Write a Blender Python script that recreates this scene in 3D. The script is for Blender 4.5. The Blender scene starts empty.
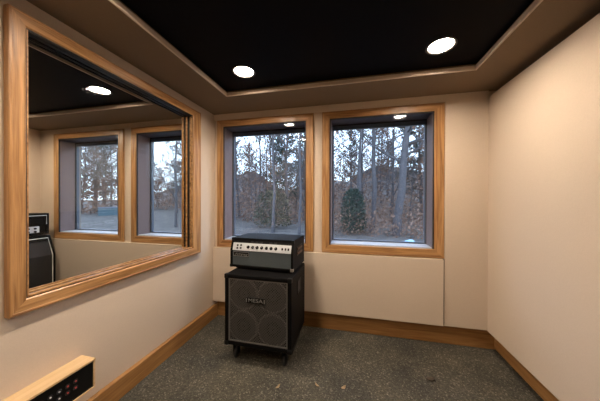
import bpy, bmesh, math, random
from mathutils import Vector, Matrix
random.seed(7)
scene = bpy.context.scene
COL = scene.collection
H = 1.4                                   # eye height above the floor

# ------------------------------------------------------------------ camera
cam_d = bpy.data.cameras.new('camera'); cam = bpy.data.objects.new('camera', cam_d); COL.objects.link(cam)
cam.location = (0, 0, H)
YAW, PITCH, ROLL = math.radians(12.832), math.radians(-0.233), math.radians(0.13)
cam.rotation_mode = 'QUATERNION'
cam.rotation_quaternion = (Matrix.Rotation(YAW, 3, 'Z') @ Matrix.Rotation(math.pi/2 + PITCH, 3, 'X') @ Matrix.Rotation(ROLL, 3, 'Z')).to_quaternion()
cam_d.sensor_width = 36; cam_d.lens = 231.34 * 36 / 600
cam_d.clip_start = .02; cam_d.clip_end = 400
scene.camera = cam

# ------------------------------------------------------------------ world (dusk sky) and exposure
CAN_POWER = 400.0                          # emission of the recessed lamps
CAN_DEPTH = .017                          # how deep the lens sits in its can
SKY_POWER = 5.2
w = bpy.data.worlds.new('dusk_sky'); scene.world = w; w.use_nodes = True
nt = w.node_tree; nt.nodes.clear()
out = nt.nodes.new('ShaderNodeOutputWorld'); bg = nt.nodes.new('ShaderNodeBackground')
tc = nt.nodes.new('ShaderNodeTexCoord'); sp = nt.nodes.new('ShaderNodeSeparateXYZ'); rp = nt.nodes.new('ShaderNodeValToRGB')
nt.links.new(tc.outputs['Generated'], sp.inputs[0]); nt.links.new(sp.outputs['Z'], rp.inputs[0])
rp.color_ramp.elements[0].position = 0.0; rp.color_ramp.elements[0].color = (.70, .85, 1.0, 1)
rp.color_ramp.elements[1].position = .55; rp.color_ramp.elements[1].color = (.50, .68, 1.0, 1)
nt.links.new(rp.outputs[0], bg.inputs[0]); bg.inputs[1].default_value = SKY_POWER
nt.links.new(bg.outputs[0], out.inputs[0])
scene.view_settings.view_transform = 'Standard'; scene.view_settings.look = 'None'
scene.view_settings.exposure = 0.0; scene.view_settings.gamma = 1.0; scene.view_settings.use_curve_mapping = False
scene.cycles.use_denoising = True
scene.cycles.max_bounces = 10; scene.cycles.diffuse_bounces = 6; scene.cycles.transparent_max_bounces = 16

# ------------------------------------------------------------------ materials
def new_mat(name):
    m = bpy.data.materials.new(name); m.use_nodes = True
    b = m.node_tree.nodes['Principled BSDF']; return m, m.node_tree, b
def N(t, kind, **kw):
    n = t.nodes.new(kind)
    for k, v in kw.items(): setattr(n, k, v)
    return n
def plain(name, col, rough=.6, metal=0., noise=0., nscale=60., bump=0., spec=.5):
    m, t, b = new_mat(name)
    b.inputs['Base Color'].default_value = (*col, 1); b.inputs['Roughness'].default_value = rough
    b.inputs['Metallic'].default_value = metal; b.inputs['Specular IOR Level'].default_value = spec
    if noise or bump:
        co = N(t, 'ShaderNodeTexCoord'); nz = N(t, 'ShaderNodeTexNoise'); nz.inputs['Scale'].default_value = nscale; nz.inputs['Detail'].default_value = 5
        t.links.new(co.outputs['Object'], nz.inputs['Vector'])
        if noise:
            r = N(t, 'ShaderNodeValToRGB')
            r.color_ramp.elements[0].position = .3; r.color_ramp.elements[1].position = .7
            r.color_ramp.elements[0].color = (*[c*(1-noise) for c in col], 1); r.color_ramp.elements[1].color = (*[min(1, c*(1+noise)) for c in col], 1)
            t.links.new(nz.outputs['Fac'], r.inputs[0]); t.links.new(r.outputs[0], b.inputs['Base Color'])
        if bump:
            bp = N(t, 'ShaderNodeBump'); bp.inputs['Strength'].default_value = bump; bp.inputs['Distance'].default_value = .002
            t.links.new(nz.outputs['Fac'], bp.inputs['Height']); t.links.new(bp.outputs[0], b.inputs['Normal'])
    return m
def oak(name, dark, light, rough=.32):
    m, t, b = new_mat(name)
    co = N(t, 'ShaderNodeTexCoord'); oi = N(t, 'ShaderNodeObjectInfo'); ad = N(t, 'ShaderNodeVectorMath', operation='ADD')
    sc = N(t, 'ShaderNodeVectorMath', operation='SCALE'); sc.inputs[0].default_value = (7, 3, 5)
    t.links.new(oi.outputs['Random'], sc.inputs['Scale'])
    mp = N(t, 'ShaderNodeMapping'); mp.inputs['Scale'].default_value = (1.6, 26, 26)
    t.links.new(co.outputs['Object'], ad.inputs[0]); t.links.new(sc.outputs[0], ad.inputs[1]); t.links.new(ad.outputs[0], mp.inputs[0])
    nz = N(t, 'ShaderNodeTexNoise'); nz.inputs['Scale'].default_value = 1.0; nz.inputs['Detail'].default_value = 4; nz.inputs['Distortion'].default_value = 1.2
    t.links.new(mp.outputs[0], nz.inputs['Vector'])
    mp2 = N(t, 'ShaderNodeMapping'); mp2.inputs['Scale'].default_value = (6, 240, 240); t.links.new(ad.outputs[0], mp2.inputs[0])
    n2 = N(t, 'ShaderNodeTexNoise'); n2.inputs['Scale'].default_value = 1.0; n2.inputs['Detail'].default_value = 2; t.links.new(mp2.outputs[0], n2.inputs['Vector'])
    mx = N(t, 'ShaderNodeMath', operation='MULTIPLY_ADD'); mx.inputs[1].default_value = .35; t.links.new(n2.outputs['Fac'], mx.inputs[0]); t.links.new(nz.outputs['Fac'], mx.inputs[2])
    r = N(t, 'ShaderNodeValToRGB'); r.color_ramp.elements[0].position = .45; r.color_ramp.elements[0].color = (*dark, 1); r.color_ramp.elements[1].position = .85; r.color_ramp.elements[1].color = (*light, 1)
    t.links.new(mx.outputs[0], r.inputs[0]); t.links.new(r.outputs[0], b.inputs['Base Color']); b.inputs['Roughness'].default_value = rough
    bp = N(t, 'ShaderNodeBump'); bp.inputs['Strength'].default_value = .12; bp.inputs['Distance'].default_value = .001
    t.links.new(n2.outputs['Fac'], bp.inputs['Height']); t.links.new(bp.outputs[0], b.inputs['Normal'])
    return m
def glass_mat(name, tint, base=.045):
    m, t, b = new_mat(name); t.nodes.remove(b)
    o = t.nodes['Material Output']; lw = N(t, 'ShaderNodeLayerWeight'); lw.inputs[0].default_value = .5
    pw = N(t, 'ShaderNodeMath', operation='POWER'); pw.inputs[1].default_value = 5
    ml = N(t, 'ShaderNodeMath', operation='MULTIPLY_ADD'); ml.inputs[1].default_value = 1-base; ml.inputs[2].default_value = base
    tr = N(t, 'ShaderNodeBsdfTransparent'); tr.inputs[0].default_value = (*tint, 1)
    gl = N(t, 'ShaderNodeBsdfGlossy'); gl.inputs['Roughness'].default_value = 0.0
    mx = N(t, 'ShaderNodeMixShader')
    t.links.new(lw.outputs['Facing'], pw.inputs[0]); t.links.new(pw.outputs[0], ml.inputs[0]); t.links.new(ml.outputs[0], mx.inputs[0])
    t.links.new(tr.outputs[0], mx.inputs[1]); t.links.new(gl.outputs[0], mx.inputs[2]); t.links.new(mx.outputs[0], o.inputs[0])
    return m

M = {}
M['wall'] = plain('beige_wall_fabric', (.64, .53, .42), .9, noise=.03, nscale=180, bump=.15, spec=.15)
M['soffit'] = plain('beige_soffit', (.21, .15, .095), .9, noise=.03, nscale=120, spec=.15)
M['ceiling'] = plain('black_ceiling_fabric', (.0022, .0018, .0026), .6, noise=.3, nscale=300, spec=.06)
M['oak'] = oak('oak_trim', (.20, .085, .025), (.54, .295, .12))
M['oak_base'] = oak('oak_baseboard', (.25, .115, .035), (.46, .24, .085))
M['maple'] = oak('pale_wood', (.60, .40, .20), (.74, .53, .30))
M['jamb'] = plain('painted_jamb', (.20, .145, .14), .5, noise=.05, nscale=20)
M['head'] = plain('shaded_head_jamb', (.07, .052, .058), .45)  # jamb colour darkened to put shade on the downward-facing head
M['gasket'] = plain('black_gasket', (.008, .008, .009), .45)
M['sash'] = plain('grey_blue_sash', (.10, .125, .17), .4)
M['sill'] = plain('white_sill', (.50, .51, .55), .45)
M['pane'] = glass_mat('window_glass', (.975, .985, .99), .025)
M['pane2'] = glass_mat('studio_glass', (.995, .995, .985), .004)
M['tolex'] = plain('black_tolex', (.0035, .0033, .0035), .6, noise=.3, nscale=260, bump=.25, spec=.10)
M['black'] = plain('black_plastic', (.005, .005, .0055), .45, spec=.2)
M['rubber'] = plain('dark_rubber', (.015, .015, .016), .7)
M['steel'] = plain('brushed_steel', (.55, .55, .55), .32, 1.0)
M['silver'] = plain('silver_panel', (.62, .65, .68), .45, .25)
M['grillecloth'] = plain('grey_grille_cloth', (.066, .084, .092), .8, noise=.25, nscale=500, bump=.3)
M['white'] = plain('white_enamel', (.8, .78, .74), .5)
M['baffle'] = plain('dark_can_baffle', (.10, .095, .09), .6)
M['bronze'] = plain('dark_bronze', (.10, .055, .035), .4, .6)
M['red'] = plain('red_plastic', (.5, .04, .03), .4)
M['letter'] = plain('light_lettering', (.22, .22, .215), .5)
M['cone'] = plain('speaker_cone', (.03, .029, .028), .6)
M['bark'] = plain('grey_brown_bark', (.075, .068, .072), .9, noise=.35, nscale=9)
M['rust'] = plain('rust_leaves', (.19, .095, .055), .8, noise=.4, nscale=3)
M['green'] = plain('evergreen_leaves', (.016, .034, .024), .7, noise=.4, nscale=3)
M['olive'] = plain('olive_leaves', (.06, .057, .035), .8, noise=.4, nscale=3)
M['litter'] = plain('leaf_litter', (.085, .07, .06), .95, noise=.55, nscale=2.2, bump=.4)
M['brush'] = plain('dry_underbrush', (.20, .115, .08), .9, noise=.4, nscale=1.5)
M['dryleaf'] = plain('dry_tan_leaf', (.24, .17, .09), .7, noise=.2, nscale=60)
M['darkleaf'] = plain('dark_brown_leaf', (.05, .035, .022), .7, noise=.2, nscale=60)
M['siding'] = plain('outside_siding', (.30, .27, .24), .8)
M['teal'] = plain('teal_paint', (.06, .10, .12), .5)
M['tarp'] = plain('pale_blue_tarp', (.35, .60, .75), .5, noise=.2, nscale=10)
# speckled carpet-like floor
m, t, b = new_mat('speckled_grey_floor')
co = N(t, 'ShaderNodeTexCoord')
vo = N(t, 'ShaderNodeTexVoronoi'); vo.inputs['Scale'].default_value = 125; t.links.new(co.outputs['Object'], vo.inputs['Vector'])
sepc = N(t, 'ShaderNodeSeparateColor'); t.links.new(vo.outputs['Color'], sepc.inputs[0])
r1 = N(t, 'ShaderNodeValToRGB'); cr = r1.color_ramp
cr.elements[0].position = 0; cr.elements[0].color = (.042, .039, .032, 1); cr.elements[1].position = 1; cr.elements[1].color = (.16, .152, .125, 1)
for p, c in [(.45, (.060, .056, .047)), (.88, (.082, .077, .064)), (.955, (.13, .122, .10))]:
    e = cr.elements.new(p); e.color = (*c, 1)
t.links.new(sepc.outputs[0], r1.inputs[0])
nz = N(t, 'ShaderNodeTexNoise'); nz.inputs['Scale'].default_value = 3.2; nz.inputs['Detail'].default_value = 6; t.links.new(co.outputs['Object'], nz.inputs['Vector'])
r2 = N(t, 'ShaderNodeValToRGB'); r2.color_ramp.elements[0].position = .3; r2.color_ramp.elements[0].color = (.74, .76, .76, 1); r2.color_ramp.elements[1].position = .72; r2.color_ramp.elements[1].color = (1.45, 1.4, 1.25, 1)
t.links.new(nz.outputs['Fac'], r2.inputs[0])
mu = N(t, 'ShaderNodeMix', data_type='RGBA', blend_type='MULTIPLY'); mu.inputs['Factor'].default_value = 1
t.links.new(r1.outputs[0], mu.inputs['A']); t.links.new(r2.outputs[0], mu.inputs['B']); t.links.new(mu.outputs['Result'], b.inputs['Base Color'])
b.inputs['Roughness'].default_value = .85; b.inputs['Specular IOR Level'].default_value = .2
bp = N(t, 'ShaderNodeBump'); bp.inputs['Strength'].default_value = .5; bp.inputs['Distance'].default_value = .004
t.links.new(vo.outputs['Distance'], bp.inputs['Height']); t.links.new(bp.outputs[0], b.inputs['Normal'])
M['floor'] = m
# perforated speaker grille
m, t, b = new_mat('perforated_grille')
co = N(t, 'ShaderNodeTexCoord'); mp = N(t, 'ShaderNodeMapping'); mp.inputs['Rotation'].default_value = (0, math.radians(45), 0)
t.links.new(co.outputs['Object'], mp.inputs[0])
ck = N(t, 'ShaderNodeTexVoronoi'); ck.inputs['Scale'].default_value = 62; ck.inputs['Randomness'].default_value = 0; t.links.new(mp.outputs[0], ck.inputs['Vector'])
rr = N(t, 'ShaderNodeValToRGB'); rr.color_ramp.elements[0].position = .44; rr.color_ramp.elements[0].color = (0, 0, 0, 1); rr.color_ramp.elements[1].position = .48; rr.color_ramp.elements[1].color = (1, 1, 1, 1)
t.links.new(ck.outputs['Distance'], rr.inputs[0])
b.inputs['Base Color'].default_value = (.085, .082, .078, 1); b.inputs['Roughness'].default_value = .45; b.inputs['Metallic'].default_value = .3
t.links.new(rr.outputs[0], b.inputs['Alpha']); M['grille'] = m
m, t, b = new_mat('lamp_glow'); t.nodes.remove(b); em = N(t, 'ShaderNodeEmission'); em.inputs[0].default_value = (1, .835, .67, 1); em.inputs[1].default_value = CAN_POWER
t.links.new(em.outputs[0], t.nodes['Material Output'].inputs[0]); M['lamp'] = m

# ------------------------------------------------------------------ helpers
def link(name, me, mat, parent=None, mw=None):
    o = bpy.data.objects.new(name, me); COL.objects.link(o)
    if mat and not me.materials: me.materials.append(mat)
    if parent: o.parent = parent
    if mw is not None: o.matrix_basis = mw
    return o
def build(name, bm, mat, parent=None, loc=None, smooth=False, mw=None):
    bmesh.ops.recalc_face_normals(bm, faces=bm.faces[:])
    me = bpy.data.meshes.new(name); bm.to_mesh(me); bm.free()
    if smooth:
        for p in me.polygons: p.use_smooth = True
    if loc is not None: mw = Matrix.Translation(loc)
    return link(name, me, mat, parent, mw)
def BM(): return bmesh.new()
def box(bm, x0, x1, y0, y1, z0, z1, bev=0.):
    r = bmesh.ops.create_cube(bm, size=1)
    vs = r['verts']
    for v in vs: v.co = Vector(((x0+x1)/2 + v.co.x*(x1-x0), (y0+y1)/2 + v.co.y*(y1-y0), (z0+z1)/2 + v.co.z*(z1-z0)))
    if bev:
        es = list({e for v in vs for e in v.link_edges})
        bmesh.ops.bevel(bm, geom=es, offset=bev, segments=2, affect='EDGES', profile=.6)
    return vs
def cyl(bm, c, r, h, axis='Z', seg=24, r2=None):
    mt = {'Z': Matrix.Identity(4), 'X': Matrix.Rotation(math.pi/2, 4, 'Y'), 'Y': Matrix.Rotation(-math.pi/2, 4, 'X')}[axis]
    bmesh.ops.create_cone(bm, cap_ends=True, segments=seg, radius1=r, radius2=r if r2 is None else r2, depth=h, matrix=Matrix.Translation(c) @ mt)
def lathe(bm, prof, seg=32, mt=Matrix.Identity(4)):
    rings = []
    for r, z in prof:
        rings.append([bm.verts.new(mt @ Vector((r*math.cos(2*math.pi*i/seg), r*math.sin(2*math.pi*i/seg), z))) for i in range(seg)])
    for a, b_ in zip(rings, rings[1:]):
        for i in range(seg): bm.faces.new((a[i], a[(i+1) % seg], b_[(i+1) % seg], b_[i]))
    return rings
def tag(o, label=None, cat=None, group=None, kind=None):
    if label: o['label'] = label
    if cat: o['category'] = cat
    if group: o['group'] = group
    if kind: o['kind'] = kind
    return o
def empty(name, loc=(0, 0, 0), rz=0, parent=None):
    o = bpy.data.objects.new(name, None); COL.objects.link(o); o.location = loc; o.rotation_euler = (0, 0, rz)
    o.empty_display_size = .1
    if parent: o.parent = parent
    return o
def copy_tree(o, parent=None):
    c = o.copy(); COL.objects.link(c)
    if parent: c.parent = parent
    for ch in list(o.children): copy_tree(ch, c)
    return c
def board(name, p0, p1, wdir, tdir, width, thick, mat, parent=None, m0=0, m1=0, bead=True, w0=None, w1=None):
    """length p0->p1 along the OUTER edge at the back; wdir points to the inner edge, tdir out of the wall; m0, m1 mitre factors"""
    p0, p1, wdir, tdir = Vector(p0), Vector(p1), Vector(wdir), Vector(tdir)
    x = (p1-p0).normalized(); L = (p1-p0).length
    if bead: prof = [(0, 0), (0, thick-.001), (.003, thick+.002), (.012, thick+.002), (.015, thick), (width-.006, thick), (width, thick-.006), (width, 0)]
    else: prof = [(0, 0), (0, thick-.004), (.004, thick), (width-.004, thick), (width, thick-.004), (width, 0)]
    bm = BM(); a = []; c = []
    for y, z in prof:
        a.append(bm.verts.new((y*m0, y, z))); c.append(bm.verts.new((L-y*m1, y, z)))
    n = len(prof)
    for i in range(n): bm.faces.new((a[i], a[(i+1) % n], c[(i+1) % n], c[i]))
    bm.faces.new(a); bm.faces.new(c)
    mw = Matrix.Identity(4)
    for i in range(3): mw[i][0], mw[i][1], mw[i][2], mw[i][3] = x[i], wdir[i], tdir[i], p0[i]
    return build(name, bm, mat, parent, mw=mw)
def struct(o): o['kind'] = 'structure'; return o
def text_mesh(name, txt, size, mat, parent, mw, depth=.001, shear=0.):
    cu = bpy.data.curves.new('lettering_curve', 'FONT'); cu.body = txt; cu.size = size; cu.extrude = depth; cu.align_x = 'CENTER'; cu.align_y = 'CENTER'; cu.shear = shear
    tmp = bpy.data.objects.new('lettering_source', cu); COL.objects.link(tmp)
    bpy.context.view_layer.update()
    me = bpy.data.meshes.new_from_object(tmp.evaluated_get(bpy.context.evaluated_depsgraph_get()))
    bpy.data.objects.remove(tmp); bpy.data.curves.remove(cu)
    me.materials.clear()
    return link(name, me, mat, parent, mw)

# ================================================================== the setting
XL, XR, YB, YF = -1.615, 1.31, 2.483, -1.9      # wall planes
ZS, ZC = 2.405, 2.455                           # soffit underside, ceiling
NXR, NXL = XL-.095, -4.50                       # the next booth: near face of the partition, far wall
bm = BM(); box(bm, NXL-.02, XR+.02, YF-.02, 2.53, -.06, 0); struct(build('floor', bm, M['floor']))
CANS = [(-.88, 1.765), (.587, 1.765), (-2.396, 1.763), (-3.84, 1.763), (-.88, .94), (-.88, -.2)]  # next booth's second can and the last one are unseen, added for their light
bm = BM(); es = []
def loop(pts):
    v_ = [bm.verts.new((x, y, ZC)) for x, y in pts]
    return [bm.edges.new((v_[i], v_[(i+1) % len(v_)])) for i in range(len(v_))]
es += loop([(NXL-.13, YF-.12), (XR+.13, YF-.12), (XR+.13, 2.60), (NXL-.13, 2.60)])
for cx, cy in CANS: es += loop([(cx+.080*math.cos(k*math.pi/16), cy+.080*math.sin(k*math.pi/16)) for k in range(32)])
bmesh.ops.triangle_fill(bm, edges=es, use_beauty=True, use_dissolve=False)
box(bm, NXL-.3, XR+.3, YF-.3, 2.85, ZC+.10, ZC+.2)
ceil = struct(build('ceiling', bm, M['ceiling']))
# soffit ring: three dropped strips left, back and right; the same next door
SX0, SX1, SY = -1.194, .918, 2.039
bm = BM()
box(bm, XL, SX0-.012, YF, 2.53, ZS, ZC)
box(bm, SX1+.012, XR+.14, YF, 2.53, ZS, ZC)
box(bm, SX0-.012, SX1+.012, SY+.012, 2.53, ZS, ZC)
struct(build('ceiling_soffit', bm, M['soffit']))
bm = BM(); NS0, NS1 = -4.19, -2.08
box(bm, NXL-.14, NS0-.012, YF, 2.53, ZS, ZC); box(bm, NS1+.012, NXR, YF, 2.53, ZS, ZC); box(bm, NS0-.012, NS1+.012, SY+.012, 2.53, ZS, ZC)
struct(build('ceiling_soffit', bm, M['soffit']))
def trim_strip(n, p0, p1, td, m0, m1):
    struct(board('trim_%d' % n, p0, p1, (0, 0, 1), td, .036, .012, M['wall'], None, 0, 0, bead=False))
trim_strip(1, (SX0-.012, YF, ZS-.002), (SX0-.012, SY+.012, ZS-.002), (1, 0, 0), 0, 0)
trim_strip(2, (SX0, SY+.012, ZS-.002), (SX1, SY+.012, ZS-.002), (0, -1, 0), 0, 0)
trim_strip(4, (NS0, SY+.012, ZS-.002), (NS1, SY+.012, ZS-.002), (0, -1, 0), 0, 0)
trim_strip(5, (NS0-.012, YF, ZS-.002), (NS0-.012, SY+.012, ZS-.002), (1, 0, 0), 0, 0)
trim_strip(6, (NS1+.012, YF, ZS-.002), (NS1+.012, SY+.012, ZS-.002), (-1, 0, 0), 0, 0)
trim_strip(3, (SX1+.012, YF, ZS-.002), (SX1+.012, SY+.012, ZS-.002), (-1, 0, 0), 0, 0)
# left wall with the hole for the observation glass
MY0, MY1, MZ0, MZ1 = .822, 2.06, .903, 2.253    # clear opening
bm = BM(); xb = XL-.095                          # partition to the next booth
box(bm, xb, XL, YF-.1, MY0, 0, ZS); box(bm, xb, XL, MY1, 2.6, 0, ZS)
box(bm, xb, XL, MY0, MY1, 0, MZ0); box(bm, xb, XL, MY0, MY1, MZ1, ZS)
struct(build('wall_left', bm, M['wall']))
bm = BM(); box(bm, NXL-.13, XR+.13, YF-.12, YF, 0, ZC); struct(build('wall_front', bm, M['wall']))
# right wall with its thick panel
bm = BM(); box(bm, XR, XR+.13, YF-.1, 2.6, 0, ZS); wr = struct(build('wall_right', bm, M['wall']))
bm = BM(); box(bm, 1.215, 1.265, YF+.02, 2.50, .191, 2.349, .004); box(bm, 1.262, XR, YF+.05, 2.48, .25, 2.30)
build('panel', bm, M['wall'], wr)
bm = BM(); box(bm, NXL-.13, NXL, YF-.1, 2.6, 0, ZS); struct(build('wall_next_booth', bm, M['wall']))
# back wall with two openings in each booth
WZ0, WZ1 = .9215, 2.257
#  outer left, outer right, clear left, clear right
WINS = [(-1.5728, -.4137, -1.493, -.4975), (-.3203, .8545, -.2405, .766), (-4.200, -2.960, -4.115, -3.043), (-2.831, -1.735, -2.748, -1.815)]
bm = BM(); Y2 = 2.72
edges = [NXL-.13]
for W_ in sorted(WINS): edges += [W_[2], W_[3]]
edges.append(XR+.13)
for a_, b_ in zip(edges[0::2], edges[1::2]): box(bm, a_, b_, YB, Y2, .2, ZC)
for W_ in WINS: box(bm, W_[2], W_[3], YB, Y2, .2, WZ0); box(bm, W_[2], W_[3], YB, Y2, WZ1, ZC)
box(bm, NXL-.13, XR+.13, 2.525, Y2, -.3, .2)
wb = struct(build('wall_back', bm, M['wall']))
bm = BM(); box(bm, XL+.002, .846, 2.442, 2.50, .197, .832, .004); build('panel', bm, M['wall'], wb)
bm = BM(); box(bm, .857, 1.2148, 2.458, 2.50, .197, 2.3335); box(bm, XL+.001, 1.2148, 2.458, 2.50, 2.3335, 2.404); build('panel', bm, M['wall'], wb)
bm = BM(); box(bm, NXL+.002, NXR-.002, 2.442, 2.50, .197, .832, .004); build('panel', bm, M['wall'], wb)
bm = BM(); box(bm, .8455, .8575, 2.462, 2.50, .20, .832); build('seam', bm, M['gasket'], wb)
bm = BM(); box(bm, NXL-.4, XR+.4, 2.72, 2.76, -.5, WZ0-.02); box(bm, NXL-.4, XR+.4, 2.72, 2.76, WZ1+.02, 3.2)
edges = [NXL-.4]
for W_ in sorted(WINS): edges += [W_[2]-.02, W_[3]+.02]
edges.append(XR+.4)
for a_, b_ in zip(edges[0::2], edges[1::2]): box(bm, a_, b_, 2.72, 2.76, WZ0-.02, WZ1+.02)
build('outside_siding', bm, M['siding'], wb)
# baseboards
struct(board('baseboard_left', (-1.612, YF, .146), (-1.612, 2.505, .146), (0, 0, -1), (1, 0, 0), .146, .031, M['oak_base'], bead=False))
struct(board('baseboard_back', (XL+.02, 2.525, .185), (1.30, 2.525, .185), (0, 0, -1), (0, -1, 0), .185, .020, M['oak_base'], bead=False))
struct(board('baseboard_right', (1.31, YF, .188), (1.31, 2.505, .188), (0, 0, -1), (-1, 0, 0), .176, .017, M['oak_base'], bead=False))

# windows in the back wall
def back_window(n, X0, X1, x0, x1):
    Z0, Z1 = .8385, 2.3323
    r = struct(empty('window_%d' % n, ((x0+x1)/2, YB, Z0)))
    inv = Matrix.Translation(-r.location)
    def par(o): o.matrix_basis = inv @ o.matrix_basis; return o
    T = 2.4835-2.4615; y = YB+.0005; mo = M['oak']
    wt, wbm, wl, wr_ = Z1-WZ1, WZ0-Z0, x0-X0, X1-x1
    par(board('casing', (X0, y, Z1), (X1, y, Z1), (0, 0, -1), (0, -1, 0), wt, T, mo, r, wl/wt, wr_/wt))
    par(board('casing', (X0, y, Z0), (X1, y, Z0), (0, 0, 1), (0, -1, 0), wbm, T, mo, r, wl/wbm, wr_/wbm))
    par(board('casing', (X0, y, Z0), (X0, y, Z1), (1, 0, 0), (0, -1, 0), wl, T, mo, r, wbm/wl, wt/wl))
    par(board('casing', (X1, y, Z0), (X1, y, Z1), (-1, 0, 0), (0, -1, 0), wr_, T, mo, r, wbm/wr_, wt/wr_))
    g = .012
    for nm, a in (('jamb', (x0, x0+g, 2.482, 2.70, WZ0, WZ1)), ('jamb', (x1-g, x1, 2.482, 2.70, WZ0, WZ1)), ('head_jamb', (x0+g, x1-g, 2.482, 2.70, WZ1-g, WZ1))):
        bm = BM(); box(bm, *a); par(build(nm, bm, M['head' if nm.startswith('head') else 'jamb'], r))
    bm = BM(); box(bm, x0+g, x1-g, 2.482, 2.715, WZ0, WZ0+g); par(build('sill', bm, M['sill'], r))
    # gaskets round the inner pane
    bm = BM(); a, b_, z0, z1 = x0+.0005, x1-.0005, WZ0+.0005, WZ1-.0005; k = .008
    for bx in ((a, a+k, z0, z1), (b_-k, b_, z0, z1), (a+k, b_-k, z1-k, z1)): box(bm, bx[0], bx[1], 2.466, 2.482, bx[2], bx[3])
    par(build('gasket', bm, M['gasket'], r))
    bm = BM(); box(bm, x0+.001, x1-.001, 2.468, 2.474, WZ0+.001, WZ1-.001); par(build('inner_pane', bm, M['pane'], r))
    # outer sash with its pane
    a, b_, z0, z1 = x0+g, x1-g, WZ0+g, WZ1-g; s = .016
    bm = BM()
    for bx in ((a, a+s, z0, z1), (b_-s, b_, z0, z1), (a+s, b_-s, z1-s-.035, z1), (a+s, b_-s, z0, z0+s)): box(bm, bx[0], bx[1], 2.672, 2.708, bx[2], bx[3], .003)
    par(build('sash', bm, M['sash'], r))
    bm = BM()
    for bx in ((a, a+.004, z0, z1), (b_-.004, b_, z0, z1), (a, b_, z1-.010, z1)): box(bm, bx[0], bx[1], 2.660, 2.672, bx[2], bx[3])
    par(build('gasket', bm, M['gasket'], r))
    bm = BM(); box(bm, a+s-.004, b_-s+.004, 2.686, 2.692, z0+s-.004, z1-s-.031); par(build('outer_pane', bm, M['pane'], r))
back_window(1, *WINS[0]); back_window(2, *WINS[1]); back_window(4, *WINS[2]); back_window(5, *WINS[3])

# the observation window to the next booth on the left wall
r = struct(empty('window_3', (XL, (MY0+MY1)/2, .833)))
inv = Matrix.Translation(-r.location)
def par(o): o.matrix_basis = inv @ o.matrix_basis; return o
y0, y1, z0, z1 = .7586, 2.175, .833, 2.3194; T = .0333; x = XL; mo = M['oak']
wt, wbm, wl, wr_ = z1-MZ1, MZ0-z0, MY0-y0, y1-MY1
par(board('casing', (x, y0, z1), (x, y1, z1), (0, 0, -1), (1, 0, 0), wt, T, mo, r, wl/wt, wr_/wt))
par(board('casing', (x, y0, z0), (x, y1, z0), (0, 0, 1), (1, 0, 0), wbm, T, mo, r, wl/wbm, wr_/wbm))
par(board('casing', (x, y0, z0), (x, y0, z1), (0, 1, 0), (1, 0, 0), wl, T, mo, r, wbm/wl, wt/wl))
par(board('casing', (x, y1, z0), (x, y1, z1), (0, -1, 0), (1, 0, 0), wr_, T, mo, r, wbm/wr_, wt/wr_))
def ring(bm, xa, xb_, o, i, top=True):     # a rectangular ring lining the opening, from inset o to inset i
    a, b_, c, d = MY0+o, MY1-o, MZ0+o, MZ1-o; e = i-o
    box(bm, xa, xb_, a, a+e, c, d); box(bm, xa, xb_, b_-e, b_, c, d); box(bm, xa, xb_, a+e, b_-e, c, c+e)
    if top: box(bm, xa, xb_, a+e, b_-e, d-e, d)
bm = BM(); ring(bm, -1.708, -1.590, -.0, .004); par(build('gasket', bm, M['gasket'], r))
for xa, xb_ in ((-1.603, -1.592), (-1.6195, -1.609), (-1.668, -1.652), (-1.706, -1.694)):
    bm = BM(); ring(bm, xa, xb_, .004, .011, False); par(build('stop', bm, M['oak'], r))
    bm = BM(); box(bm, xa, xb_, MY0+.011, MY1-.011, MZ1-.011, MZ1-.004); par(build('shaded_head_stop', bm, M['black'], r))  # oak stop coloured black: shade under the head put into its colour
for xa, xb_ in ((-1.609, -1.603), (-1.6345, -1.6195)):
    bm = BM(); ring(bm, xa, xb_, .004, .0095); par(build('gasket', bm, M['gasket'], r))
for pn_, xa in (('near_pane', -1.643), ('far_pane', -1.690)):
    bm = BM(); box(bm, xa, xa+.008, MY0+.004, MY1-.004, MZ0+.004, MZ1-.004); par(build(pn_, bm, M['pane2'], r))
# casing on the other side of the partition
x = NXR
par(board('casing', (x, y0, z1), (x, y1, z1), (0, 0, -1), (-1, 0, 0), wt, .02, mo, r, wl/wt, wr_/wt))
par(board('casing', (x, y0, z0), (x, y1, z0), (0, 0, 1), (-1, 0, 0), wbm, .02, mo, r, wl/wbm, wr_/wbm))
par(board('casing', (x, y0, z0), (x, y0, z1), (0, 1, 0), (-1, 0, 0), wl, .02, mo, r, wbm/wl, wt/wl))
par(board('casing', (x, y1, z0), (x, y1, z1), (0, -1, 0), (-1, 0, 0), wr_, .02, mo, r, wbm/wr_, wt/wr_))

# ================================================================== outdoors
def ground_z(x, y):
    d = math.hypot(x, y)
    z = -.25 - .35*min(1, max(0, (d-4)/8))
    k = min(1, max(0, (x/max(y, 1)+1.3)/1.0)); k = .06+.94*k*k*(3-2*k)      # the ground stays low to the left
    if d > 24: z += (d-24)*.135*k*(1+.30*math.sin(x*.085+.6)+.22*math.sin(x*.21+y*.05))
    return z + .12*math.sin(x*.35+1)*math.cos(y*.28) * min(1, max(0, (d-6)/10))
bm = BM(); nx, ny = 60, 44; vs = []
for j in range(ny+1):
    yy = 2.74 + (j/ny)**1.6*105
    vs.append([bm.verts.new((xx := -130+200*i/nx, yy, ground_z(xx, yy))) for i in range(nx+1)])
for j in range(ny):
    for i in range(nx): bm.faces.new((vs[j][i], vs[j][i+1], vs[j+1][i+1], vs[j+1][i]))
struct(build('ground', bm, M['litter'], smooth=True))

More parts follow.
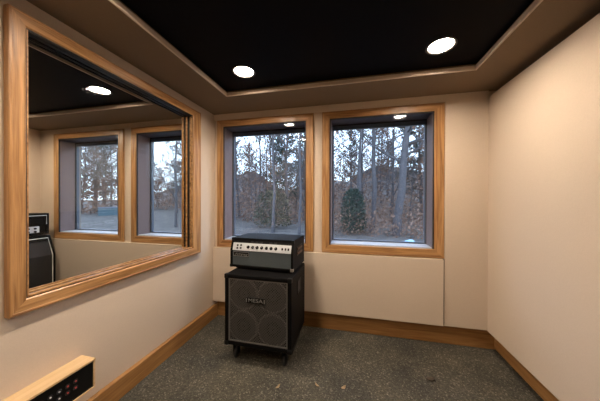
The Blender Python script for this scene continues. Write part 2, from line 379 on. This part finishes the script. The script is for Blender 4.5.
def tube(bm, pts, rads, seg=6):
    rings = []
    for i, (p, rd) in enumerate(zip(pts, rads)):
        d = (pts[min(i+1, len(pts)-1)]-pts[max(i-1, 0)]).normalized()
        u = d.cross(Vector((.31, .95, .05))).normalized(); v = d.cross(u)
        rings.append([bm.verts.new(p + (u*math.cos(2*math.pi*k/seg)+v*math.sin(2*math.pi*k/seg))*rd) for k in range(seg)])
    for a, c in zip(rings, rings[1:]):
        for k in range(seg): bm.faces.new((a[k], a[(k+1) % seg], c[(k+1) % seg], c[k]))
    if len(rings[-1]) > 2: bm.faces.new(rings[-1])
def leaf(bm, p, s, rng):
    n = Vector((rng.uniform(-1, 1), rng.uniform(-1, 1), rng.uniform(-1, 1))).normalized()
    u = n.orthogonal().normalized(); v = n.cross(u); k = rng.uniform(.4, .7)
    bm.faces.new([bm.verts.new(p+q) for q in (u*s, v*s*k+n*s*.15, -u*s, -v*s*k+n*s*.15)])
def make_tree(seed, height, rad, lean, first, nb, leafmat, nleaf, lsize, spread=.42, up=.55):
    rng = random.Random(seed)
    root = empty('tree')
    bm = BM(); n = 12; pts = []; rads = []
    off = Vector((0, 0, 0))
    for i in range(n+1):
        f = i/n
        off += Vector((rng.uniform(-.1, .1), rng.uniform(-.1, .1), 0))*height/18
        pts.append(Vector((lean*f*height*.5, 0, f*height-.15))+off*(1 if i else 0)); rads.append(rad*(1.25 if i == 0 else 1)*(1-f*.86)+.006)
    tube(bm, pts, rads, 10); trunk = build('trunk', bm, M['bark'], root, smooth=True)
    bb = BM(); fb = BM(); tips = []
    for k in range(nb):
        f = first + (1-first)*(k+rng.random())/nb; f = min(f, .98)
        i = min(int(f*n), n-1); p = pts[i].lerp(pts[i+1], f*n-i)
        az = rng.uniform(0, 2*math.pi); L = height*spread*(1-f*.75)*rng.uniform(.55, 1.1)
        d = Vector((math.cos(az), math.sin(az), rng.uniform(.15, 1.1)*up)).normalized()
        bp_ = [p]; br = [max(.012, rads[i]*.42)]; q = p.copy(); m_ = 5
        for s in range(m_):
            d = (d + Vector((rng.uniform(-.3, .3), rng.uniform(-.3, .3), rng.uniform(-.1, .3)))).normalized()
            q = q + d*L/m_; bp_.append(q.copy()); br.append(max(.006, br[0]*(1-(s+1)/m_*.85)))
            for tw in range(2):
                dd = (d + Vector((rng.uniform(-1, 1), rng.uniform(-1, 1), rng.uniform(-.5, .9)))).normalized()
                l2 = L*.30*rng.uniform(.5, 1.2); a1 = q+dd*l2*.5+Vector((0, 0, rng.uniform(-.05, .1)*l2)); a2 = q+dd*l2
                tube(bb, [q, a1, a2], [max(.006, br[-1]*.5), .008, .004], 3); tips += [(a1, l2), (a2, l2)]
                for t3 in range(2):
                    d3 = (dd + Vector((rng.uniform(-1, 1), rng.uniform(-1, 1), rng.uniform(-.6, .9)))).normalized(); a3 = a1+d3*l2*.6
                    tube(bb, [a1, a3], [.007, .003], 3); tips.append((a3, l2))
        tube(bb, bp_, br, 5)
    build('branches', bb, M['bark'], root)
    for k in range(nleaf):
        p, l2 = tips[rng.randrange(len(tips))]
        leaf(fb, p+Vector((rng.gauss(0, 1), rng.gauss(0, 1), rng.gauss(0, 1)))*l2*.22, lsize*rng.uniform(.6, 1.3), rng)
    if nleaf: build('foliage', fb, leafmat, root)
    else: fb.free()
    return root
def make_bush(seed, hh, rr_, leafmat, nleaf, name='shrub'):
    rng = random.Random(seed); root = empty(name); bb = BM(); fb = BM()
    for k in range(16):
        az = rng.uniform(0, 6.28); e = rng.uniform(.2, 1); p1 = Vector((math.cos(az)*rr_*.3*e, math.sin(az)*rr_*.3*e, hh*.5)); p2 = Vector((math.cos(az)*rr_*e*.8, math.sin(az)*rr_*e*.8, hh*(1-.35*e)))
        tube(bb, [Vector((0, 0, -.1)), p1, p2], [.04, .025, .008], 4)
    build('stem', bb, M['bark'], root)
    for k in range(nleaf):
        az = rng.uniform(0, 6.28); u = rng.random()**.5; z = rng.uniform(.05, 1); rad = rr_*u*math.sqrt(max(.05, 1-(z*1.05-.35)**2*1.6)) if z < .95 else rr_*u*.4
        leaf(fb, Vector((math.cos(az)*rad, math.sin(az)*rad, hh*z)), .09*rng.uniform(.6, 1.4), rng)
    build('foliage', fb, leafmat, root); return root
def put(o, x, y, rz=0, s=1.):
    o.location = (x, y, ground_z(x, y)); o.rotation_euler = (0, 0, rz); o.scale = (s, s, s); return o
# the trees one can single out
t = put(make_tree(3, 17, .23, .24, .22, 20, M['rust'], 500, .07), 2.45, 14.2, 0); tag(t, 'thick leaning grey trunk at the right of the right-hand window', 'tree')
t = put(make_tree(4, 18, .15, .0, .25, 18, M['rust'], 400, .07), 1.15, 15.5, 2); tag(t, 'straight grey trunk in the middle of the right-hand window', 'tree')
t = put(make_tree(5, 16, .10, .01, .2, 20, M['olive'], 900, .08), .55, 15.0, 1); tag(t, 'slim upright trunk left of the middle of the right-hand window', 'tree')
t = put(make_tree(6, 17, .09, -.02, .2, 22, M['olive'], 900, .08), .28, 17.0, 4); tag(t, 'thinnest trunk, leftmost of three in the right-hand window', 'tree')
t = put(make_tree(8, 15, .085, .03, .2, 24, M['olive'], 1200, .08), -4.6, 13.0, 3); tag(t, 'slim twiggy tree in the middle of the left-hand window', 'tree')
t = put(make_tree(9, 15, .07, .02, .15, 24, M['rust'], 900, .08), -2.9, 12.5, 3); tag(t, 'thin sapling at the right of the left-hand window', 'tree')
t = put(make_bush(21, 2.7, .8, M['green'], 1500), .05, 14.4); tag(t, 'dark green holly bush low at left of the right-hand window', 'shrub')
t = put(make_bush(22, 2.6, 1.4, M['olive'], 1500), -5.5, 15.5); tag(t, 'olive bush low in the left-hand window', 'shrub')
# the woods behind
protos = [make_tree(31, 16, .10, .06, .12, 30, M['rust'], 1500, .09, .36, .7), make_tree(32, 18, .12, -.04, .15, 30, M['olive'], 1800, .09, .36, .7), make_tree(33, 9, .045, .10, .10, 34, M['rust'], 1200, .08, .40, .8), make_tree(34, 17, .10, .05, .15, 30, M['rust'], 300, .08, .36, .8)]
ever = make_tree(35, 16, .17, .01, .10, 60, M['green'], 9000, .12, .22, .25)
rng = random.Random(99)
kinds = {3: ('nearly bare slender tree standing in the dusk woods outside', 'bare woodland trees'), 0: ('rust-leaved tree standing in the dusk woods outside', 'rust-leaved woodland trees'), 1: ('olive-leaved tall tree standing in the dusk woods outside', 'olive-leaved woodland trees'), 2: ('low rust-leaved sapling standing in the dusk woods outside', 'saplings in the woods'), 4: ('dark evergreen tree standing in the dusk woods outside', 'evergreen woodland trees')}
used = set()
def forest(x, y, k, s):
    src = ([*protos, ever])[k]
    o = src if k not in used else copy_tree(src); used.add(k)
    put(o, x, y, rng.uniform(0, 6.28), s); tag(o, kinds[k][0], 'tree', kinds[k][1])
seq = [0, 2, 3, 2, 0, 2, 2, 1, 0, 2, 2, 3, 0, 4]
n = 0
for i in range(135):
    ang = math.atan(-2.2) + (math.atan(.75)-math.atan(-2.2))*((i*.7548+.13) % 1)
    if i % 6 == 0: ang = -.8-.36*((i*.2887) % 1)
    d = 17 + 36*((i*.618) % 1)**1.2
    if ang < -.8: d = 30+.55*d
    forest(d*math.sin(ang)+rng.uniform(-1, 1), d*math.cos(ang)+3+rng.uniform(-1, 1), seq[i % 14], rng.uniform(.8, 1.15))
# underbrush: nobody could count it
bm = BM(); rng2 = random.Random(5)
for k in range(60000):
    ang = rng2.uniform(math.atan(-2.3), math.atan(.85)); near = 11.5 if ang > -.12 else 17
    d = near+(55-near)*rng2.random()**1.3; hgt = (.9+2.4*rng2.random()**1.5)*(1+.075*(d-17))
    if ang < -.45: d += min(1, (-.45-ang)/.35)*(26-.4*d)
    if ang < -.8: hgt *= 1.5
    x = d*math.sin(ang); y = d*math.cos(ang)+2
    leaf(bm, Vector((x, y, ground_z(x, y)+hgt*rng2.random())), rng2.uniform(.05, .17)*min(1, .35+d/50), rng2)
tag(build('underbrush', bm, M['brush']), 'dry brown underbrush filling the woods beyond the windows', 'underbrush', kind='stuff')
# small things lying outside
bm = BM(); bmesh.ops.create_icosphere(bm, subdivisions=3, radius=1)
for v in bm.verts:
    f = 1+.18*math.sin(v.co.x*5+1)*math.cos(v.co.y*4)+.1*math.sin(v.co.z*9); v.co = Vector((v.co.x*.36*f, v.co.y*.26*f, max(-.03, v.co.z*.2*f)))
gx, gy = 2.55, 11.4
tag(build('tarp_bundle', bm, M['tarp'], loc=(gx, gy, ground_z(gx, gy)), smooth=True), 'pale blue bundle on the ground low in the right-hand window', 'bundle')

gx, gy = -28.6, 22.0
r = empty('storage_bin', (gx, gy, ground_z(gx, gy)-.05), .9); tag(r, 'dark teal bin on the ground outside, seen through the glass of the left wall', 'bin')
bm = BM(); box(bm, -.95, .95, -.5, .5, 0, .95, .03); build('body', bm, M['teal'], r)
bm = BM(); box(bm, -.99, .99, -.54, .54, .95, 1.05, .02); build('lid', bm, M['sash'], r)
# ================================================================== recessed lights
def make_can():
    r = empty('recessed_light')
    bm = BM(); lathe(bm, [(.078, .002), (.092, -.0005), (.095, -.003), (.092, -.005), (.080, -.004), (.0765, .000), (.075, CAN_DEPTH+.002), (.078, CAN_DEPTH+.002), (.078, .002)], 40)
    build('trim_ring', bm, M['baffle'], r, smooth=True)
    bm = BM(); lathe(bm, [(.0001, CAN_DEPTH-.004), (.04, CAN_DEPTH-.003), (.0755, CAN_DEPTH), (.0755, CAN_DEPTH+.01), (.0001, CAN_DEPTH+.01)], 40)
    build('lens', bm, M['lamp'], r, smooth=True)
    return r
can = make_can()
for i, (x, y, lab) in enumerate([(-.88, 1.765, 'left round recessed light glowing in the black ceiling'), (.587, 1.765, 'right round recessed light glowing in the black ceiling'),
                                 (-2.396, 1.763, 'round recessed light seen through the glass of the left wall'), (-3.84, 1.763, 'unseen recessed light added to light the next booth, hidden behind the frame'),
                                 (-.88, .94, 'round recessed light just above the picture at upper left'), (-.88, -.2, 'unseen recessed light added to the left row to brighten the left wall')]):
    o = can if i == 0 else copy_tree(can); o.location = (x, y, ZC); tag(o, lab, 'ceiling light', 'recessed lights in the black ceiling')

# ================================================================== speaker cabinet
CW, CD, CZ0, CZ1 = .597, .52, .150, .756
r = empty('speaker_cabinet', (-1.076, 1.801, 0), math.radians(-.435))
tag(r, 'black speaker cabinet with grey mesh grille standing on casters', 'speaker')
def rim(bm, x0, x1, z0, z1, y0, y1, wd, bev=.004):
    box(bm, x0, x0+wd, y0, y1, z0, z1, bev); box(bm, x1-wd, x1, y0, y1, z0, z1, bev); box(bm, x0+.004, x1-.004, y0+.001, y1-.001, z0, z0+wd, bev); box(bm, x0+.004, x1-.004, y0+.001, y1-.001, z1-wd, z1, bev)
bm = BM(); box(bm, 0, CW, .028, CD, CZ0, CZ1, .014); rim(bm, 0, CW, CZ0, CZ1, .0, .05, .034, .008); build('body', bm, M['tolex'], r)
bm = BM(); g0 = .036; box(bm, g0, CW-g0, .010, .012, CZ0+g0, CZ1-g0)
gr = build('grille', bm, M['grille'], r)
bm = BM(); rim(bm, g0-.002, CW-g0+.002, CZ0+g0-.002, CZ1-g0+.002, .006, .014, .010, .002); build('grille_frame', bm, plain('grille_edge', (.15, .145, .135), .5, .2), r)
for cx in (.165, CW-.165):
    for cz in (CZ0+.165, CZ1-.165):
        bm = BM(); mt = Matrix.Translation((cx, .028, cz)) @ Matrix.Rotation(math.pi/2, 4, 'X')
        lathe(bm, [(.0001, -.006+.004), (.03, .002), (.045, -.004), (.10, .006), (.108, .013), (.118, .006), (.124, .004), (.127, .008), (.132, .008), (.132, -.001)], 40, mt)
        sp_ = build('speaker', bm, M['cone'], r, smooth=True)
        bm = BM(); lathe(bm, [(.119, .0135), (.126, .0150), (.133, .0145), (.136, .0)], 40, mt); build('rim', bm, plain('speaker_rim', (.22, .21, .20), .5, .2), sp_, smooth=True)
# logo plate
px, pz = .285, CZ1-.205
bm = BM(); box(bm, px-.088, px+.088, .000, .010, pz-.024, pz+.024, .003)
lp = build('logo_plate', bm, M['black'], r); lp['label'] = 'black maker plate with light lettering'
text_mesh('lettering', 'MESA', .044, M['letter'], lp, Matrix.Translation((px, -.0005, pz)) @ Matrix.Rotation(math.pi/2, 4, 'X') @ Matrix.Diagonal((1.25, 1, 1, 1)))
bm = BM()
for sx in (-1, 1): box(bm, px+sx*.080-.004, px+sx*.080+.004, -.0015, .0, pz-.018, pz+.018, .0005)
build('plate_edge', bm, M['letter'], lp)
# side handles
for sx in (0, CW):
    s = 1 if sx else -1
    bm = BM(); X0 = sx
    rimv = [(X0-.001 if s > 0 else X0-.004), (X0+.004 if s > 0 else X0+.001)]
    box(bm, *rimv, .20, .33, CZ1-.20, CZ1-.185, .001); box(bm, *rimv, .20, .33, CZ1-.095, CZ1-.08, .001); box(bm, *rimv, .20, .215, CZ1-.186, CZ1-.094, .001); box(bm, *rimv, .315, .33, CZ1-.186, CZ1-.094, .001)
    hd = build('handle', bm, M['black'], r)
    bm = BM(); a = X0-.0008 if s > 0 else X0-.0016; box(bm, a, a+.0024, .213, .317, CZ1-.187, CZ1-.093); build('recess', bm, M['gasket'], hd)
for cx in (.0, CW):
    for cz in (CZ0, CZ1):
        s = .034; bm = BM(); x0 = -.003 if cx == 0 else CW-s; z0_ = CZ0-.003 if cz == CZ0 else CZ1-s
        box(bm, x0, x0+s+.003, -.004, s, z0_, z0_+s+.003, .006); build('corner_guard', bm, M['black'], r)
for cx in (.075, CW-.075):
    for cy in (.065, CD-.075):
        bm = BM(); box(bm, cx-.035, cx+.035, cy-.03, cy+.03, CZ0-.006, CZ0+.002, .002); cyl(bm, (cx, cy, CZ0-.016), .018, .022)
        for sx in (-1, 1): box(bm, cx+sx*.018-.002, cx+sx*.018+.002, cy-.018, cy+.030, .035, CZ0-.02, .001)
        box(bm, cx-.020, cx+.020, cy-.018, cy+.022, CZ0-.032, CZ0-.022, .002); cyl(bm, (cx, cy+.015, .045), .006, .046, 'X', 12)
        ca = build('caster', bm, M['black'], r)
        bm = BM(); lathe(bm, [(.012, -.014), (.038, -.014), (.045, -.009), (.045, .009), (.038, .014), (.012, .014)], 28, Matrix.Translation((cx, cy+.015, .0451)) @ Matrix.Rotation(math.pi/2, 4, 'Y')); build('wheel', bm, M['rubber'], ca, smooth=True)
# black board added for the dark shadow between the casters
bm = BM(); box(bm, .02, CW-.02, .115, CD-.13, .075, CZ0+.004, .004); build('shadow_board', bm, M['black'], r)

# ================================================================== amplifier head
AW, AD = .618, .375; AZ0, AZ1 = CZ1+.0, CZ1+.285
r = empty('amplifier_head', (-1.118, 1.965, CZ1+.0005), math.radians(-3.3))
tag(r, 'black amplifier head with silver knob panel on top of speaker cabinet', 'amplifier')
F0, HH = .016, .282          # foot height, top height
tl = .034                    # how far the top edge leans back
bm = BM()                    # side profile extruded across the width; front face recessed behind a rim
def prism(bm, prof, x0, x1, bev=0):
    a = [bm.verts.new((x0, y, z)) for y, z in prof]; c = [bm.verts.new((x1, y, z)) for y, z in prof]; n_ = len(prof)
    fs = [bm.faces.new(a), bm.faces.new(c)] + [bm.faces.new((a[i], a[(i+1) % n_], c[(i+1) % n_], c[i])) for i in range(n_)]
    if bev: bmesh.ops.bevel(bm, geom=list({e for f in fs for e in f.edges}), offset=bev, segments=2, affect='EDGES')
zk = F0+.158                 # kink between grille and sloped control panel
def fy(z): return 0 if z <= zk else (z-zk)/(HH-zk)*tl
sidep = [(0, F0), (0, zk), (tl, HH), (AD, HH), (AD, F0)]
prism(bm, sidep, 0, .020, .004); prism(bm, sidep, AW-.020, AW, .004)
prism(bm, [(tl, HH), (AD, HH), (AD, HH-.018), (tl-.004, HH-.018)], .004, AW-.004, .003)
prism(bm, [(.001, F0), (.001, F0+.018), (AD-.001, F0+.018), (AD-.001, F0)], .004, AW-.004, .003)
prism(bm, [(.022, F0+.01), (.022, zk), (tl+.016, HH-.01), (AD-.004, HH-.01), (AD-.004, F0+.01)], .015, AW-.015)
build('body', bm, M['tolex'], r)
bm = BM(); box(bm, .021, AW-.021, .010, .020, F0+.020, zk-.004, .002); build('grille', bm, M['grillecloth'], r)
# silver control panel lying on the slope
ang = math.atan2(tl, HH-zk)
PM = Matrix.Translation((0, 0, zk)) @ Matrix.Rotation(-ang, 4, 'X')     # local: x across, z up the slope, -y outwards
ph_ = .070
bm = BM(); box(bm, .021, AW-.021, .006, .014, .0, ph_, .0015); cp = build('control_panel', bm, M['silver'], r, mw=PM); cp['label'] = 'silver control panel with black knobs'
bm = BM(); box(bm, .021, AW-.021, .007, .014, ph_, .098, .001); vs_ = build('vent_strip', bm, M['black'], r, mw=PM)
bm = BM()
for k in (0, 1, 2, 4, 5): box(bm, .20+k*.046, .228+k*.046, .0045, .008, ph_+.006, ph_+.018, .001)
build('vent_slot', bm, M['gasket'], vs_)
for k in range(7):
    bm = BM(); mt = Matrix.Translation((.180+k*.0455, .006, .034)) @ Matrix.Rotation(math.pi/2, 4, 'X')
    lathe(bm, [(.0001, .018), (.008, .018), (.0095, .016), (.0105, .004), (.0145, .003), (.015, .0)], 20, mt)
    kn = build('knob', bm, M['black'], cp, smooth=True)
    bm = BM(); box(bm, .180+k*.0455-.001, .180+k*.0455+.001, -.0125, -.0118, .036, .0425); build('pointer', bm, M['white'], kn)
for jx, jz in ((.070, .046), (.070, .020), (.105, .048), (.105, .022)):
    bm = BM(); mt = Matrix.Translation((jx, .006, jz)) @ Matrix.Rotation(math.pi/2, 4, 'X'); lathe(bm, [(.0001, .0015), (.0055, .0015), (.0056, .004), (.009, .004), (.0095, 0)], 18, mt); build('input_jack', bm, M['rubber'], cp)
for jx, mm in ((.515, 'black'), (.545, 'rubber'), (.572, 'black')):
    bm = BM(); box(bm, jx-.007, jx+.007, .0, .007, .024, .044, .0015); box(bm, jx-.004, jx+.004, -.006, .001, .034, .041, .001); build('rocker_switch', bm, M[mm], cp)
# maker badge
bz = zk-.036
bm = BM(); box(bm, .032, .192, .0060, .0105, bz-.019, bz+.019, .001)
bd = build('badge', bm, M['steel'], r); bd['label'] = 'silver-edged badge with slanted light lettering'
bm = BM(); box(bm, .0345, .1895, .0050, .0065, bz-.0165, bz+.0165, .0004); build('badge_face', bm, M['black'], bd)
text_mesh('lettering', 'Ampeg', .040, M['letter'], bd, Matrix.Translation((.112, .0046, bz)) @ Matrix.Rotation(math.pi/2, 4, 'X') @ Matrix.Diagonal((1.15, .85, 1, 1)), .0006, .25)
# side vents and handles
for sx in (0, AW):
    x0 = -.003 if sx == 0 else AW-.001
    bm = BM(); box(bm, x0, x0+.004, .11, .29, .130, .215, .001); sv = build('side_plate', bm, M['black'], r)
    bm = BM()
    for k in range(2): box(bm, x0+(.0035 if sx else -.006), x0+(.010 if sx else .0005), .125, .275, .142+k*.042, .158+k*.042, .003)
    build('side_bar', bm, M['bronze'], sv)
for cx in (0, AW):
    for cz in (F0, HH):
        s = .026; x0 = -.002 if cx == 0 else AW-s; yb = -.003 if cz == F0 else tl-.006; zz = F0-.002 if cz == F0 else HH-s
        bm = BM(); box(bm, x0, x0+s+.002, yb, yb+s, zz, zz+s+.002, .005); build('corner_guard', bm, M['steel'] if (cx and cz == F0) else M['black'], r)
for cx in (.05, AW-.05):
    for cy in (.05, AD-.05):
        bm = BM(); cyl(bm, (cx, cy, F0/2), .016, F0, seg=20, r2=.019); build('foot', bm, M['rubber'], r)

# ================================================================== half stack in the next booth, its front turned to the glass
r = empty('guitar_cabinet', (-4.02, 2.38, 0), math.radians(90)); tag(r, 'black slant-front cabinet with white piping behind the glass of the left wall', 'speaker')
# local: x runs towards -Y of the room when seen from the front; front faces local -y (room +X)
GW, GD, G0, G1, GB = .76, .36, .10, .905, .64; gs = .10
bm = BM(); prism(bm, [(0, G0), (0, GB), (gs, G1), (GD, G1), (GD, G0)], -GW, 0, .010); build('body', bm, M['tolex'], r)
bm = BM(); 
prism(bm, [(-.004, G0+.05), (-.004, GB), (gs-.016, G1-.045), (gs+.01, G1-.045), (.02, GB), (.02, G0+.05)], -GW+.045, -.045); build('grille', bm, plain('black_grille_cloth', (.014, .013, .014), .8, noise=.3, nscale=300), r)
bm = BM(); q = -.038
tube(bm, [Vector((q, -.003, G0+.045)), Vector((q, -.003, GB)), Vector((q, gs-.013, G1-.04)), Vector((-GW-q, gs-.013, G1-.04)), Vector((-GW-q, -.003, GB)), Vector((-GW-q, -.003, G0+.045))], [.0045]*6, 8); build('piping', bm, M['white'], r)
for cx in (-GW+.07, -.07):
    for cy in (.07, GD-.07):
        bm = BM(); cyl(bm, (cx, cy, .0455), .045, .03, 'X', 24); box(bm, cx-.025, cx+.025, cy-.02, cy+.02, .07, G0+.002); build('caster', bm, M['black'], r)
r = empty('amplifier_head', (-4.02+.0, 2.36, G1+.0005), math.radians(90)); r.location.x = -4.02-gs*.9; tag(r, 'black amplifier head with short silver panel behind the glass of the left wall', 'amplifier')
bm = BM(); q = .30; rim(bm, -.72, 0, .014, q, 0, .24, .03, .008); prism(bm, [(.02, .02), (.02, q-.01), (.235, q-.01), (.235, .02)], -.70, -.02); build('body', bm, M['tolex'], r)
bm = BM(); box(bm, -.68, -.10, .008, .022, .035, .125, .002); cp2 = build('control_panel', bm, M['silver'], r); cp2['label'] = 'silver control panel with black knobs'
for k in range(8):
    for kz in (.058, .100):
        bm = BM(); cyl(bm, (-.145-k*.068, .004, kz), .013, .016, 'Y', 16); build('knob', bm, M['black'], cp2)
bm = BM(); tube(bm, [Vector((-.03, -.002, .15)), Vector((-.03, -.002, q-.03)), Vector((-.69, -.002, q-.03)), Vector((-.69, -.002, .15))], [.004]*4, 8); build('piping', bm, M['silver'], r)
for cx in (-.66, -.06):
    for cy in (.05, .19):
        bm = BM(); cyl(bm, (cx, cy, .0075), .018, .015); build('foot', bm, M['rubber'], r)

# ================================================================== connector box low on the left wall
BX0, BX1, BY0, BY1, BZ0, BZ1 = XL+.001, -1.505, .12, 1.08, .270, .447
r = empty('connector_box', (BX0, (BY0+BY1)/2, BZ0)); tag(r, 'pale wooden box with black connector panel low on the left wall', 'connector box')
inv = Matrix.Translation(-r.location)
for nm, a in (('top_board', (BX0, BX1+.003, BY0, BY1, BZ1-.012, BZ1)), ('bottom_board', (BX0, BX1, BY0, BY1, BZ0, BZ0+.010)), ('end_board', (BX0, BX1, BY1-.010, BY1, BZ0+.010, BZ1-.012)), ('end_board', (BX0, BX1, BY0, BY0+.010, BZ0+.010, BZ1-.012))):
    L = a[3]-a[2]; bm = BM()
    if nm.startswith('end'): box(bm, *a, .002); par2 = build(nm, bm, M['maple'], r, mw=inv)
    else:
        # grain runs along the wall: local x = world y
        bm2 = BM(); box(bm2, 0, L, -(a[1]-a[0]), 0, a[4], a[5], .002); bm.free()
        mw = inv @ Matrix.Translation((a[0], a[2], 0)) @ Matrix.Rotation(math.pi/2, 4, 'Z'); build(nm, bm2, M['maple'], r, mw=mw)
bm = BM(); box(bm, BX0, BX1-.006, BY0+.010, BY1-.010, BZ0+.010, BZ1-.012); pn = build('connector_panel', bm, M['black'], r, mw=inv)
pn['label'] = 'black panel with rows of sockets'
k = 0
for yy in [.981-.0372*i for i in range(18)]:
    for zz in (.380, .344):
        x0 = BX1-.006; bm = BM(); mt = Matrix.Translation((x0, yy, zz)) @ Matrix.Rotation(math.pi/2, 4, 'Y')
        lathe(bm, [(.0001, .001), (.006, .001), (.0062, .003), (.0115, .003), (.012, 0)], 18, mt); s_ = build('socket', bm, M['rubber'], pn)
        bm = BM(); cyl(bm, (x0+.0025, yy, zz), .0040, .003, 'X', 10); build('pin', bm, M['red'] if k//2 < 2 else M['white'], s_)
        k += 1

# ================================================================== bits on the floor
def floor_leaf(x, y, rz, L, wd, mat, label):
    bm = BM(); n_ = 8; top = []; 
    for i in range(n_+1):
        f = i/n_; ww = wd*math.sin(math.pi*min(1, f*.9+.08))*(1+.25*math.sin(i*2.4)); z = .004+.012*(f-.5)**2*4*.6
        top.append((bm.verts.new((f*L, -ww, z+.005)), bm.verts.new((f*L, 0, z)), bm.verts.new((f*L, ww, z+.006))))
    for a, c in zip(top, top[1:]):
        for q in (0, 1): bm.faces.new((a[q], a[q+1], c[q+1], c[q]))
    o = build('leaf', bm, mat, smooth=True, mw=Matrix.Translation((x, y, 0)) @ Matrix.Rotation(rz, 4, 'Z'))
    md = o.modifiers.new('thickness', 'SOLIDIFY'); md.thickness = .0012; md.offset = 1
    tag(o, label, 'leaf', 'dry leaves on the floor')
floor_leaf(-.545, 1.615, 1.2, .045, .009, M['dryleaf'], 'tan dry leaf on the floor just in front of the speaker cabinet')
floor_leaf(-.24, 1.700, 2.4, .045, .008, M['dryleaf'], 'tan dry leaf on the floor, middle one of three')
floor_leaf(-.075, 1.720, .9, .045, .012, M['dryleaf'], 'tan dry leaf on the floor, rightmost of the three tan ones')
floor_leaf(.56, 1.965, .3, .075, .020, M['darkleaf'], 'dark brown leaf alone on the floor at right')
